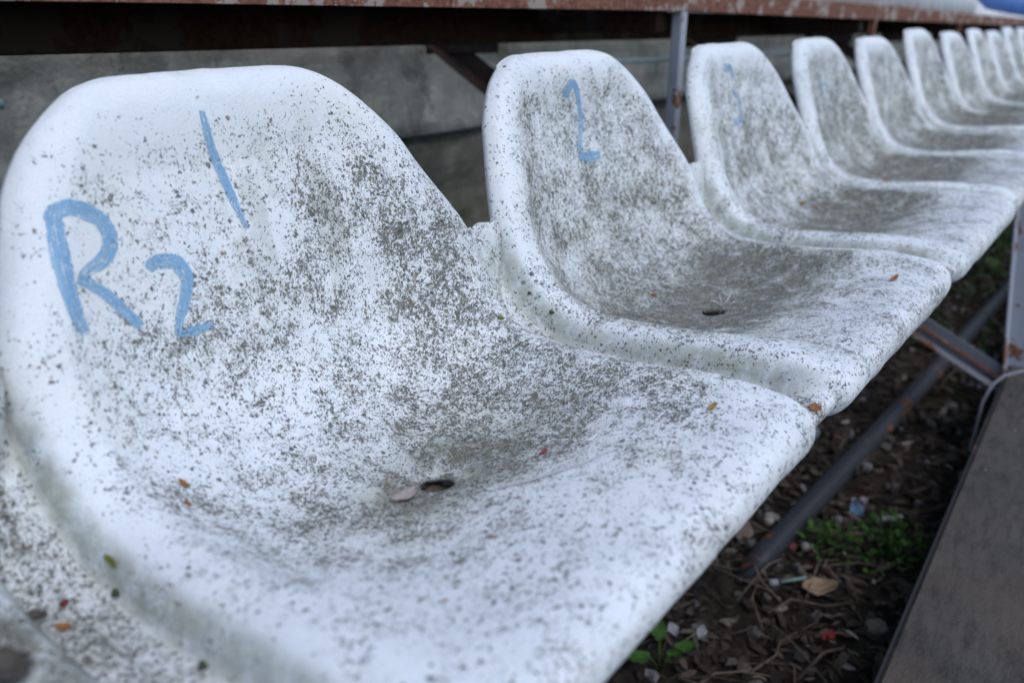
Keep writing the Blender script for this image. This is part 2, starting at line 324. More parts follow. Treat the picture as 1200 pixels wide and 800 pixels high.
# === END
_TB = {}
def vnoise(x, y, seed=0):
    """smooth value noise, numpy"""
    T = _TB.get(seed)
    if T is None: T = _TB[seed] = np.random.RandomState(seed).rand(64, 64)
    xi = np.floor(x).astype(int); yi = np.floor(y).astype(int); fx = x-xi; fy = y-yi
    fx = fx*fx*(3-2*fx); fy = fy*fy*(3-2*fy)
    g = lambda i, j: T[i % 64, j % 64]
    return (g(xi, yi)*(1-fx)+g(xi+1, yi)*fx)*(1-fy)+(g(xi, yi+1)*(1-fx)+g(xi+1, yi+1)*fx)*fy
def fbm(x, y, seed=0, o=4):
    a = 0; s = 0
    for k in range(o): a = a+vnoise(x*2**k, y*2**k, seed+k)*.55**k; s += .55**k
    return a/s
seatM = mat_seat()
def seat_mesh(seed, nx, nv):
    tt = np.linspace(-1, 1, nx+1); sc = tt*.70+.30*np.sin(tt*math.pi/2)
    na = int(nv*HN/HT); a = np.linspace(0, HN, na); q = np.linspace(0, 1, nv-na+14)[1:]
    b = HN+(HT-HN)*(.25*q+.75*np.sin(q*math.pi/2)); b[-1] = HT
    hv = np.r_[a, b]; ne = 5
    Wv = wc(hv)
    X = sc[None, :]*Wv[:, None]
    ext = np.linspace(0, 1, ne+1)[1:]
    wr = .4999+.048*sm(hv, hofz(-.53), hofz(-.41))
    L_ = Wv[:, None]+(np.maximum(.4999-Wv, .0002))[:, None]*ext[None, :]
    R_ = Wv[:, None]+(np.maximum(wr-Wv, .0002))[:, None]*ext[None, :]
    X = np.hstack([-L_[:, ::-1], X, R_]); m = X.shape[1]
    Hh = np.repeat(hv[:, None], m, 1)
    rag = fbm(np.arange(m)*.7+seed*3.7, np.zeros(m)+seed, seed)-.5
    low = np.zeros((len(hv), m)); low[na-1] = 1; low[na-2] = .6; low[na-3] = .3
    outer = np.zeros(m); outer[:ne] = 1; outer[-ne:] = 1
    Hh += low*(outer*(rag*.012-.002+.012*np.clip((X[-1]*0+np.linspace(-.5, .5, m)-.4), 0, 1)*10*0))[None, :]
    pos = surf(X, Hh)
    wob = (fbm(X*7+seed, Hh*7, seed+3)-.5)*.010*(1-sm(np.abs(X), .42, .48))
    pos[..., 2] += wob; pos[..., 1] += wob*.5
    pos = pos*P; n = m
    idx = np.arange(pos.shape[0]*n).reshape(pos.shape[0], n)
    R = .0265
    cx = (X[:-1, :-1]+X[1:, 1:])/2; ch = (Hh[:-1, :-1]+Hh[1:, 1:])/2
    rr = np.hypot(cx, (ch-HH)); hole = rr <= R*1.05
    keep = ~hole; keep[na-1:, :ne] = False; keep[na-1:, -ne:] = False
    q = np.stack([idx[:-1, :-1], idx[:-1, 1:], idx[1:, 1:], idx[1:, :-1]], -1)
    faces = q[keep]; used = np.zeros(idx.size, bool); used[faces.ravel()] = True
    drop = np.zeros(idx.size, bool); drop[q[hole].ravel()] = True
    edge = used & drop
    xf = X.ravel().copy(); hf = Hh.ravel().copy()
    r = np.hypot(xf, hf-HH); k2 = R/np.maximum(r, 1e-6)
    xf[edge] *= k2[edge]; hf[edge] = HH+(hf[edge]-HH)*k2[edge]
    pf = pos.reshape(-1, 3); pe = surf(xf[edge], hf[edge]); wf = wob.ravel()[edge]; pe[:, 2] += wf; pe[:, 1] += wf*.5
    pf[edge] = pe*P
    me = bpy.data.meshes.new('shell')
    remap = -np.ones(idx.size, int); remap[used] = np.arange(used.sum())
    me.from_pydata(pf[used].tolist(), [], remap[faces].tolist())
    me.update()
    return me, xf[used], hf[used]
def seat_grime(k, x, h):
    """dirt density (own shape, washed down by rain into the pan), film and streak weights"""
    Z = zb(h); Y = yb(h); ax = np.abs(x); e = np.minimum(wc(h)-ax, HT-h)
    back = sm(h, hofz(-.52), hofz(-.44)); inner = sm(e, .025, .125)
    n1 = fbm(x*6+k*3.3, h*3, 11+k); n2 = fbm(x*16+k, h*5, 31+k)
    if k <= 1:
        pan = .44+.42*np.exp(-((Y-.78)/.22)**2)*np.exp(-(x/.50)**4)+.30*sm(x, -.05, .35)*sm(Y, .40, .50)
        pan = pan*sm(Y, .28, .50)+(.44+.14*sm(x, -.1, .4))*(1-sm(Y, .28, .50))
        bk = .40*sm(-Z, .10, .40)*sm(x, -.46, -.05)+.27+.25*sm(-Z, .28, .46)
        bk += .24*np.exp(-((x-.17)/.14)**2)*np.exp(-((Z+.27)/.11)**2)
        bk = bk*np.where(True, .32+.68*sm(-Z, .10, .20), 1)
        bk = bk*(.55+.9*n1)
        g = pan*(1-back)+bk*back
        lw = np.where(x < 0, .42, .88)*(1-.5*sm(-Z, .30, .10))+.0*x
        g = g*(lw+(1-lw)*inner) if k == 1 else .72+.40*inner+.7*(n2-.5)
        film = .08+1.15*(.4+1.1*n2)*np.exp(-((Y-.76)/.11)**2)*np.exp(-((x-.05)/.22)**2)*(1-back)+sm(fbm(x*30+2, h*6, 77)+.25*(fbm(x*70, h*40, 5)-.5), .45, .55)*.55*np.exp(-((x-.13)/.19)**2)*np.exp(-((Z+.31)/.12)**2)*back
        if k == 0: film = .30+.65*sm(n2, .38, .55)
    else:
        pan = (.60+.60*np.exp(-((Y-.78)/.22)**2))*(.60+.40*inner)
        bk = (.68+.24*sm(-Z, .15, .45)+.30*(n1-.5))*(.30+.70*inner)
        bk = bk*(.45+.55*sm(-Z, .09, .17))
        g = pan*(1-back)+bk*back
        film = inner*(.10+1.25*np.exp(-((Y-.76)/.19)**2)*(1-back)*(.5+.9*n2)+.22*back*sm(fbm(x*22+k, h*4, 55+k), .42, .68)+.25*back*sm(-Z, .36, .5))+.08*n1
        if k >= 4: film = film+.15*inner; g = g+.06*inner
    if k in (3, 6):      # paler scraped patches low on the back
        cx_, ch_, w_x = ((-.27, .93, .020), (-.22, .90, .045))[k == 6]
        pat = np.exp(-((x-cx_-.25*(ch_-h)*(k == 3)-.05*(n1-.5))/w_x)**2)*np.exp(-((h-ch_)/.13)**2)
        g = g*(1-.95*pat); film = film*(1-.9*pat)+.7*np.exp(-((x-cx_+w_x*1.6-.25*(ch_-h)*(k == 3))/w_x/.8)**2)*np.exp(-((h-ch_)/.14)**2)
    g = g*(1-(.30 if k < 2 else .22)*sm(fbm(x*20+k*5, h*15, 91+k), .55, .66))   # rubbed cleaner patches
    # greenish film on the low walls between the seats and in the grooves
    wall = sm(e, .034, .012)*sm(h, .12, .24)*(1-sm(h, hofz(-.50), HN)*.75)
    film = np.maximum(film, wall*(.82+.6*(n2-.5)))
    g = g*(1-.5*wall*(k != 0))+.0
    fl = sm(-(wc(h)-ax), -.004, .010)*sm(h, .2, .3)*(1-back)
    film = film*(1-.55*fl); g = np.maximum(g, fl*(.50+.35*n2))
    corner = sm(ax, .44, .49)*sm(h, .02, .08)*(1-sm(h, .18, .24)); g = np.maximum(g, .85*corner)
    web = sm(ax, .44, .49)*sm(h, hofz(-.53), hofz(-.46)); g = np.maximum(g, .38*web)
    streak = np.clip(.15+.75*back, 0, 1)*inner*(k > 0)
    return np.clip(g, 0, 1), np.clip(film, 0, .95), streak
def attr(me, name, v):
    a = me.attributes.new(name, 'FLOAT', 'POINT'); a.data.foreach_set('value', np.asarray(v, np.float32))
def ribbon(parent, name, pts, wid, mat, label=None, nacross=6):
    """brush stroke lying on the seat surface; pts in (x, h) seat coordinates, wid half widths in pitch units"""
    pts = np.array(pts, float); dp = _dense(pts, 8); L = np.r_[0, np.cumsum(np.linalg.norm(np.diff(dp, axis=0), axis=1))]
    ww = .90*np.interp(np.linspace(0, 1, len(dp)), np.linspace(0, 1, len(wid)), wid)*(1+.10*(fbm(L*60+len(pts), L*0+wid[0]*900, 4)-.5))
    T = np.gradient(dp, axis=0); T /= np.linalg.norm(T, axis=1)[:, None]+1e-9; N = np.c_[-T[:, 1], T[:, 0]]
    ac = np.linspace(-1, 1, nacross+1); vs = []; uv = []; ed = []
    for i in range(len(dp)):
        for a in ac:
            p = dp[i]+N[i]*a*ww[i]; vs.append(p); uv.append((L[i]*P, a*ww[i]*P))
            ed.append(min(1-abs(a), min(L[i], L[-1]-L[i])/ww.max()))
    vs = np.array(vs); p3 = surf(vs[:, 0], vs[:, 1], .0012)
    wob = (fbm(vs[:, 0]*7+SEED, vs[:, 1]*7, SEED+3)-.5)*.010; p3[:, 2] += wob; p3[:, 1] += wob*.5
    p3 *= P; n = nacross+1
    fs = [(i*n+j, i*n+j+1, (i+1)*n+j+1, (i+1)*n+j) for i in range(len(dp)-1) for j in range(nacross)]
    me = bpy.data.meshes.new(name); me.from_pydata(p3.tolist(), [], fs); me.update()
    u = me.uv_layers.new(name='UVMap'); uvv = np.array(uv); li = np.zeros(len(me.loops), int); me.loops.foreach_get('vertex_index', li)
    u.data.foreach_set('uv', uvv[li].ravel()); attr(me, 'edge', ed)
    o = link(name, me, mat, parent, True)
    if label: o['label'] = label
    return o
# ------------------------------------------------------------------ the row of seats
DY = {4: .025, 5: .07, 6: .085, 7: .09, 8: .11, 9: .14, 10: .17, 11: .185, 12: .20, 13: .21}
LAB = {
 0: 'white seat cut off by the bottom left corner, lichen and brown stains on it',
 1: 'big white foreground bucket seat painted with a blue R2 and a stroke for 1',
 2: 'white bucket seat with a clear blue numeral 2 alone on its back',
 3: 'white bucket seat with a worn patchy blue 3 beside the grey steel post',
 4: 'white bucket seat with an almost rubbed off blue 4, next after the numeral 3 seat',
 5: 'grimy unnumbered white bucket seat right behind the one with the faint blue 4',
 6: 'white bucket seat with pale scraped patches low on its back, after a wider gap',
 7: 'blurred white bucket seat, second after the wider dark gap in the row',
 8: 'blurred white bucket seat, third after the wider gap in the row',
 9: 'blurred white bucket seat, fourth after the wider gap in the row',
 10: 'small blurred white bucket seat, second from the right edge of the photo',
 11: 'farthest white bucket seat in view, cut by the right edge of the photo'}
SEATS = {}
for k in range(0, 12):
    nx, nv = (170, 260) if k <= 2 else ((110, 170) if k <= 4 else (72, 110))
    me, xs, hs = seat_mesh(k*5+2, nx, nv)
    g, f, st = seat_grime(k, xs, hs)
    attr(me, 'grime', g); attr(me, 'film', f); attr(me, 'streak', st)
    u = me.uv_layers.new(name='UVMap'); li = np.zeros(len(me.loops), int); me.loops.foreach_get('vertex_index', li)
    u.data.foreach_set('uv', (np.c_[xs, hs]*P)[li].ravel())
    jr = random.Random(k+40)
    root = empty('bucket_seat', (X0+(k+.5)*P, DY.get(k, 0)*P, H), math.atan2(DY.get(k+1, 0)-DY.get(k-1, 0), 2) if k > 3 else 0)
    if k > 4: root.rotation_euler = (math.radians(jr.uniform(-1.2, 1.2)), math.radians(jr.uniform(-.8, .8)), root.rotation_euler.z+math.radians(jr.uniform(-1.6, 1.6)))
    tag(root, LAB[k], 'seat', 'white moulded bucket seats in one row')
    sh = link('shell', me, seatM, root, True)
    md = sh.modifiers.new('thick', 'SOLIDIFY'); md.thickness = .0042; md.offset = -1
    SEATS[k] = root
for k in SEATS: pass
# ---- numbers brushed on the backs
paint = mat_paint(.445); faint = mat_paint(.41); ghost = mat_paint(.385)
paint.name = 'blue_brush_paint'
SEED = 1*5+2
R1 = SEATS[1]
def letter(parent, name, label, strokes, mat):
    e = None
    for i, (pts, wid) in enumerate(strokes):
        o = ribbon(e or parent, name if i == 0 else 'brush_stroke', pts, wid, mat)
        if i == 0: e = o; o['label'] = label
letter(R1, 'painted_numeral', 'slanting blue brush stroke for 1', [([(-.0494, 1.2565), (-.0462, 1.2132), (-.0385, 1.1669), (-.0325, 1.1209), (-.0236, 1.0683)], [.0055, .0090, .0102, .0102, .0090, .0040])], paint)
letter(R1, 'painted_letter', 'large blue brushed capital R', [
    ([(-.3249, 1.1335), (-.3352, 1.0838), (-.3419, 1.0373), (-.3434, .9961), (-.3404, .9686)], [.013, .0155, .015, .0135, .010]),
    ([(-.3290, 1.1200), (-.3265, 1.1339), (-.308, 1.1419), (-.2803, 1.1338), (-.2573, 1.1152), (-.2563, 1.0847), (-.2771, 1.063), (-.3046, 1.0522), (-.3217, 1.0428)], [.010, .0135, .0145, .0155, .0165, .0150, .0135, .0095, .007]),
    ([(-.3254, 1.0433), (-.3006, 1.0267), (-.2758, .9982), (-.2487, .9599)], [.0085, .0110, .0120, .0095])], paint)
letter(R1, 'painted_numeral', 'smaller blue brushed 2 beside the R', [
    ([(-.2098, 1.0372), (-.203, 1.0452), (-.1843, 1.0496), (-.1619, 1.0425), (-.1528, 1.0197), (-.1623, .9914), (-.1816, .9623), (-.1965, .9351)], [.007, .0105, .0130, .0150, .0150, .0120, .0095, .006]),
    ([(-.1981, .9364), (-.1653, .9362), (-.1302, .9379)], [.004, .0100, .0055])], paint)
SEED = 2*5+2
letter(SEATS[2], 'painted_numeral', 'blue brushed 2', [
    ([(-.040, 1.2079), (-.0361, 1.2199), (-.0178, 1.2369), (.007, 1.2276), (.0191, 1.1749), (.0015, 1.1221), (-.0289, 1.0714)], [.013, .016, .015, .0135, .012, .012, .012]),
    ([(-.0343, 1.0652), (.0177, 1.0565), (.0672, 1.0549)], [.012, .017, .011])], mat_paint(.43))
SEED = 3*5+2
letter(SEATS[3], 'painted_numeral', 'patchy worn blue 3', [
    ([(-.1081, 1.2381), (-.0568, 1.2358), (-.0249, 1.2043)], [.014, .016, .013]),
    ([(-.0436, 1.1641), (-.0056, 1.1343), (-.0125, 1.0948), (-.008, 1.07)], [.015, .012, .011, .011]),
    ([(-.0818, 1.0622), (-.0061, 1.0622)], [.016, .016])], faint)
SEED = 4*5+2
letter(SEATS[4], 'painted_numeral', 'almost rubbed off blue 4', [
    ([(-.040, 1.2264), (-.0346, 1.1764), (-.0446, 1.131), (-.0423, 1.0842)], [.010, .010, .011, .009]),
    ([(-.0885, 1.1328), (.0186, 1.1243)], [.010, .010])], ghost)
# ------------------------------------------------------------------ small things lying on the seats
def on_seat(k, x, h, lift=0.):
    s = surf(x, h, lift/P)*P; a = surf(x+.01, h); b = surf(x, h+.01); c = surf(x, h)
    n = Vector(np.cross(a-c, b-c)).normalized()
    r = SEATS[k]; m = Matrix.Translation(r.location) @ r.rotation_euler.to_matrix().to_4x4()
    wob = (fbm(np.array([x*7+k*5+2.]), np.array([h*7]), k*5+5)[0]-.5)*.010*P
    return m @ (Vector(s)+Vector((0, wob*.5, wob))), (m.to_3x3() @ n), (m.to_3x3() @ Vector(b-c)).normalized()
def leaf_mesh(L, Wd, curl, seed, kind='leaf'):
    rs = random.Random(seed); n = 8; m = 4; vs = []; fs = []
    for i in range(n+1):
        t = i/n
        w = Wd/2*(math.sin(math.pi*min(1, t*.94+.05))**.75)*(1+.18*rs.uniform(-1, 1)) if kind == 'leaf' else Wd/2*(1-.85*t)*(1+.1*rs.uniform(-1, 1))
        for j in range(m+1):
            s = j/m*2-1
            vs.append(((t-.5)*L, s*w, curl*(s*s*Wd*.35+(t-.5)**2*L*.6)+rs.uniform(-1, 1)*L*.008))
    for i in range(n):
        for j in range(m):
            a = i*(m+1)+j; fs.append((a, a+1, a+m+2, a+m+1))
    return vs, fs
def leaf_at(name, loc, nrm, tang, rot, L, Wd, curl, mat, seed, label, cat, group=None, kind='leaf'):
    vs, fs = leaf_mesh(L, Wd, curl, seed, kind)
    n = nrm; t = (tang-n*tang.dot(n)).normalized(); s = n.cross(t)
    d = t*math.cos(rot)+s*math.sin(rot); e = n.cross(d)
    M4 = Matrix((d, e, n)).transposed().to_4x4(); M4.translation = loc+n*.0006
    o = pyd(name, vs, fs, mat, None, True); o.matrix_world = M4
    md = o.modifiers.new('t', 'SOLIDIFY'); md.thickness = .0004
    return tag(o, label, cat, group)
def cm(name, a, b, **k): return mat_simple(name, a, b, **k)
m_or = cm('orange_brown_dry_leaf', (.17, .065, .02), (.36, .17, .055), scale=300)
m_oc = cm('ochre_dry_leaf', (.22, .15, .04), (.40, .28, .08), scale=300)
m_pk = cm('pale_pinkish_dry_leaf', (.30, .27, .265), (.44, .34, .30), scale=220)
m_rd = cm('red_leaf', (.24, .03, .04), (.33, .07, .07), scale=200)
m_dr = cm('dark_red_berry_skin', (.10, .015, .02), (.20, .03, .035), scale=200)
m_ol = cm('olive_green_leaf', (.09, .10, .02), (.19, .20, .045), scale=300)
m_dk = cm('dark_wet_leaf', (.045, .04, .035), (.10, .085, .07), scale=200)
m_mo = cm('moss', (.03, .045, .02), (.07, .09, .045), scale=900)
m_gr = cm('grey_lilac_dry_blade', (.40, .40, .44), (.52, .50, .52), scale=200)
BITS = [
 ('leaf_fragment', 1, -.3038, .7532, .3, .0085, .005, m_or, 'orange leaf fragment in the R2 seat pan, upper one of two below the letters'),
 ('leaf_fragment', 1, -.3228, .7207, .1, .0060, .0038, m_or, 'smaller tan fragment in the R2 seat pan, just below the brighter orange one'),
 ('leaf_fragment', 1, -.0640, .5840, 1.6, .0230, .0125, m_pk, 'pale pinkish dry leaf lying at the edge of the drain hole of the R2 seat'),
 ('leaf_fragment', 1, .1344, .4717, 1.5, .0085, .0042, m_rd, 'tiny red leaf fragment in the R2 seat pan, right of the drain hole'),
 ('leaf_fragment', 1, .3923, .7623, .9, .0062, .0048, m_ol, 'olive yellow crumb at the right edge of the R2 seat, below its back'),
 ('leaf_fragment', 1, .3116, .264, 1.4, .0105, .0055, m_oc, 'ochre leaf fragment near the front right corner of the R2 seat'),
 ('leaf_fragment', 1, -.4463, .6859, .0, .0125, .0042, m_ol, 'olive green leaf stuck on the left rim of the R2 seat'),
 ('leaf_fragment', 2, -.0117, .712, 1.3, .0080, .0050, m_or, 'small orange fragment at the back of the pan of the seat numbered 2'),
 ('leaf_fragment', 2, -.2507, .6947, 1.5, .0120, .0050, m_or, 'thin orange brown fragment along the left rim of the seat numbered 2'),
 ('leaf_fragment', 2, .224, .2224, 1.5, .0200, .0070, m_or, 'larger orange dry leaf near the front of the seat numbered 2'),
 ('leaf_fragment', 1, .4790, .1250, 1.4, .0130, .0095, m_or, 'orange brown leaf caught in the front gap between the first two numbered seats'),
 ('leaf_fragment', 3, .1968, .7523, 1.2, .0115, .0065, m_or, 'blurred orange leaf at the back of the pan of the numeral 3 seat'),
 ('leaf_fragment', 3, .2172, .7202, 1.2, .0080, .0050, m_or, 'duller smaller orange fragment in the pan of the numeral 3 seat'),
 ('leaf_fragment', 4, .1084, .6797, 1.4, .0200, .0095, m_or, 'blurred ochre orange leaf in the pan of the seat with the faint 4'),
 ('leaf_fragment', 4, -.0275, .773, 1.4, .0120, .0080, m_pk, 'blurred pale reddish crumb low on the back of the faint 4 seat'),
 ('leaf_fragment', 0, .4779, .6613, .6, .0090, .0055, m_or, 'orange leaf fragment in the bottom left corner seat'),
 ('leaf_fragment', 0, .4646, .6933, .9, .0110, .0080, m_dk, 'dark grey brown leaf flake in the bottom left seat, above the orange one'),
 ('leaf_fragment', 0, .3874, .5624, .2, .0330, .0190, m_dk, 'dark brown leaf cut off by the bottom left corner of the photo'),
]
for i, (nm, k, x, h, rot, L, Wd, mt, lab) in enumerate(BITS):
    p, n, t = on_seat(k, x, h)
    leaf_at(nm, p, n, t, rot, L, Wd, .55, mt, i+3, lab, 'leaf', 'leaf bits on the seats')
def blob(name, loc, r, mat, label, cat, seed=0, sq=.6, group=None, n=2, rough=.25):
    bm = bmesh.new(); bmesh.ops.create_icosphere(bm, subdivisions=n, radius=1)
    rs = np.random.RandomState(seed); ph = rs.rand(3)*9
    for v in bm.verts:
        f = 1+rough*math.sin(v.co.x*3+ph[0])*math.cos(v.co.y*4+ph[1])+rough*.5*math.sin(v.co.z*7+ph[2])
        v.co = Vector((v.co.x*r*f, v.co.y*r*f*.85, v.co.z*r*sq*f))
    me = bpy.data.meshes.new(name); bm.to_mesh(me); bm.free()
    o = link(name, me, mat, None, True); o.location = loc; return tag(o, label, cat, group)
p, n, t = on_seat(0, .4960, .690); blob('berry', p+n*.001, .0022, m_dr, 'tiny dark red berry lying in the bottom left corner seat', 'berry', 3, .9)
for i, (k, x, h, r, lab) in enumerate([(2, -.4440, .7422, .0026, 'dark green moss dot low on the outer left wall of the seat numbered 2'), (2, -.4470, .8014, .0022, 'tiny moss dot higher on the outer left wall of the seat numbered 2'),
      (1, -.4569, .6650, .0030, 'dark green moss tuft under the olive leaf, left of the R2 seat'), (1, -.4585, .4885, .0032, 'dark moss tuft in the groove at the bottom edge of the photo')]):
    p, n, t = on_seat(k, x, h); blob('moss_tuft', p, r, m_mo, lab, 'moss', i, .7, 'moss tufts on the seats')
# dry blade on seat 1, twigs in the hole of seat 2, leaf under the hole of seat 1
pts = [on_seat(1, x, h, .0012)[0] for x, h in ((-.005, .452), (.03, .418), (.065, .392), (.107, .366), (.14, .352))]
tag(tube('grass_blade', pts, [.0003, .0008, .0010, .0008, .0003], m_gr), 'thin pale dry grass blade right of the drain hole of the R2 seat', 'grass blade')
p, n, t = on_seat(2, .006, .5578)
m_tw = cm('pale_twig', (.50, .44, .42), (.66, .60, .58), scale=200)
e = empty('twig_sprig', p+Vector((-.002, .002, .002))); tag(e, 'tiny pale forked twig standing in the drain hole of seat number 2', 'twig')
for q in ([(0, 0, -.006), (.001, .0, .008), (-.001, .003, .019)], [(0.001, 0, .003), (.006, -.004, .012), (.008, -.006, .018)], [(.001, 0, .006), (-.004, .006, .011), (-.010, .008, .013)]):
    tube('twig', q, [.0012, .0010, .0006], m_tw, e, 6)
for k, x, h, rot, lab in ((1, .012, HH+.0, .9, 'brown dead leaf lying just under the drain hole of the R2 seat'),):
    p, n, t = on_seat(k, x, h); leaf_at('dead_leaf', p-Vector((0, 0, .016)), Vector((-.1, -.2, 1)).normalized(), t, rot, .045, .026, .3, cm('dull_brown_leaf', (.07, .06, .05), (.14, .115, .09), scale=150), 5, lab, 'leaf')
# ------------------------------------------------------------------ ground
soil = mat_soil()
def axis(lo, hi, step, far):
    a = list(np.arange(lo, hi+step/2, step)); s = step; x = hi
    while x < far: s *= 1.35; x += s; a.append(x)
    s = step; x = lo
    while x > -far: s *= 1.35; x -= s; a.insert(0, x)
    return np.array(a)
gx = axis(.5, 4.2, .016, 400); gy = axis(-.1, 1.3, .016, 400)
XX, YY = np.meshgrid(gx, gy)
near = np.exp(-(np.maximum(np.abs(XX-2)-3, 0)/2)**2)
ZZ = ((fbm(XX*7+50, YY*7+50, 5)-.5)*.05+(fbm(XX*28+50, YY*28+50, 9)-.5)*.028)*near
vs = np.stack([XX, YY, ZZ], -1).reshape(-1, 3); n = len(gx)
ii = np.arange(len(gy)*n).reshape(len(gy), n)
fs = np.stack([ii[:-1, :-1], ii[:-1, 1:], ii[1:, 1:], ii[1:, :-1]], -1).reshape(-1, 4)
me = bpy.data.meshes.new('ground'); me.from_pydata(vs.tolist(), [], fs.tolist()); me.update()
tag(link('ground', me, soil, None, True), kind='structure')
_GX = np.arange(-.2, 8.2, .012); _GY = np.arange(-.4, 1.3, .012); _a, _b = np.meshgrid(_GX, _GY)
_GZ = (fbm(_a*7+50, _b*7+50, 5)-.5)*.05+(fbm(_a*28+50, _b*28+50, 9)-.5)*.028
_UN = fbm(_a*3., _b*3., 77)
def _ix(x, y): return min(max(int((y+.4)/.012), 0), len(_GY)-1), min(max(int((x+.2)/.012), 0), len(_GX)-1)
def gz(x, y): return float(_GZ[_ix(x, y)])
# litter: nobody could count it
def scatter(name, n, area, fn, mat, seed, kind='stuff', smooth=False):
    rs = random.Random(seed); vs = []; fs = []
    for _ in range(n):
        x = rs.uniform(area[0], area[1]); y = rs.uniform(area[2], area[3])
        v, f = fn(rs); z = gz(x, y); b = len(vs)
        rot = Matrix.Rotation(rs.uniform(0, 6.28), 3, 'Z') @ Matrix.Rotation(rs.gauss(0, .35), 3, 'X') @ Matrix.Rotation(rs.gauss(0, .3), 3, 'Y')
        vs += [tuple(rot @ Vector(p)+Vector((x, y, z+.006))) for p in v]; fs += [tuple(i+b for i in q) for q in f]
    o = pyd(name, vs, fs, mat, None, smooth); tag(o, kind=kind); return o
def crumb(rs):
    L = rs.uniform(.006, .022); w = L*rs.uniform(.4, .8); c = rs.uniform(-.3, .6)*L
    return [(-L, 0, 0), (-L*.3, -w*.5, c*.4), (L*.5, -w*.4, c*.5), (L, 0, c*.2), (L*.4, w*.5, c*.6), (-L*.4, w*.45, c*.3)], [(0, 1, 5), (1, 2, 4, 5), (2, 3, 4)]
def strawf(rs):
    L = rs.uniform(.015, .07); r = rs.uniform(.0007, .0018); b = rs.uniform(-.2, .2)*L; c = rs.uniform(0, .25)*L
    return tube_data([(-L, 0, 0), (-L*.3, b, c), (L*.4, b*.6, c*.7), (L, -b*.5, 0)], [r, r, r*.8, r*.5], 4, False)
lit = mat_leafy('leaf_litter', [(0, (.020, .016, .013)), (.4, (.052, .038, .029)), (.75, (.095, .072, .055)), (.95, (.15, .125, .10)), (.99, (.34, .32, .31))])
scatter('leaf_litter', 13000, (.5, 4.2, -.05, 1.0), crumb, lit, 1)['kind'] = 'stuff'
scatter('straw_litter', 1300, (.5, 3.6, 0.05, .9), strawf, mat_leafy('dry_straw', [(0, (.035, .028, .022)), (.6, (.08, .062, .05)), (1, (.19, .155, .125))]), 2)
def stone(rs):
    r = rs.uniform(.004, .013); q = [(-1, -.6, -.3), (.9, -.8, -.2), (1, .7, -.3), (-.7, .9, -.2), (-.6, -.4, .6), (.6, -.5, .7), (.5, .5, .5), (-.5, .6, .6)]
    return [(a*r*rs.uniform(.7, 1.2), b*r*rs.uniform(.7, 1.2), c*r) for a, b, c in q], [(4, 5, 6, 7), (0, 1, 5, 4), (1, 2, 6, 5), (2, 3, 7, 6), (3, 0, 4, 7)]
scatter('gravel', 900, (.5, 4.2, -.05, 1.0), stone, mat_leafy('small_stones', [(0, (.05, .048, .045)), (.6, (.12, .115, .11)), (.95, (.26, .26, .27)), (1, (.4, .41, .45))]), 3)
# ------------------------------------------------------------------ weeds
green = mat_leafy('weed_green', [(0, (.020, .055, .010)), (.5, (.045, .12, .020)), (1, (.085, .18, .035))])
dgreen = mat_leafy('weed_dark_green', [(0, (.008, .022, .006)), (.6, (.018, .045, .010)), (1, (.05, .11, .02))])
def small_leaf(rs, s):
    L = s*rs.uniform(.6, 1.3); w = L*rs.uniform(.35, .6); c = L*rs.uniform(-.1, .3)
    return [(0, 0, 0), (L*.35, -w*.5, c*.7), (L*.75, -w*.38, c), (L, 0, c*.7), (L*.75, w*.38, c), (L*.35, w*.5, c*.7), (L*.5, 0, c*.5)], [(0, 1, 6), (1, 2, 6), (2, 3, 6), (3, 4, 6), (4, 5, 6), (5, 0, 6)]
def leaf_cloud(name, parent, n, rad, hgt, s, mat, seed, x=0, y=0, z=0):
    rs = random.Random(seed); vs = []; fs = []
    for _ in range(n):
        a = rs.uniform(0, 6.28); q = rs.random()**.6; hh = rs.random()**1.3*(1-q*.6)
        px, py, pz = x+rad*q*math.cos(a)*(1+.25*math.sin(3*a)), y+rad*q*math.sin(a), z+hgt*hh
        v, f = small_leaf(rs, s); rot = Matrix.Rotation(a+rs.gauss(0, .8), 3, 'Z') @ Matrix.Rotation(rs.gauss(-.2, .5), 3, 'Y') @ Matrix.Rotation(rs.gauss(0, .5), 3, 'X')
        b = len(vs); vs += [tuple(rot @ Vector(p)+Vector((px, py, pz))) for p in v]; fs += [tuple(i+b for i in t) for t in f]
    return pyd(name, vs, fs, mat, parent, True)
def weed(x, y, rad, hgt, n, s, mat, seed, label, group=None):
    r = empty('weed', (x, y, gz(x, y))); tag(r, label, 'weed', group)
    leaf_cloud('foliage', r, n, rad, hgt, s, mat, seed)
    rs = random.Random(seed+1); V = []; F = []
    for _ in range(9):
        a = rs.uniform(0, 6.28); q = rs.random()*rad*.8
        v, f = tube_data([(0, 0, -.01), (q*.4*math.cos(a), q*.4*math.sin(a), hgt*.5), (q*math.cos(a), q*math.sin(a), hgt*.85)], [.0014, .001, .0006], 5, False)
        b = len(V); V += v; F += [tuple(i+b for i in t) for t in f]
    pyd('stem', V, F, mat, r, True)
weed(1.262, .293, .050, .060, 110, .015, green, 11, 'small bright green weed between dark pipe and walkway slab, left of the denser one')
weed(1.315, .200, .070, .095, 230, .015, green, 12, 'denser bright green weed tuft against the edge of the walkway slab')
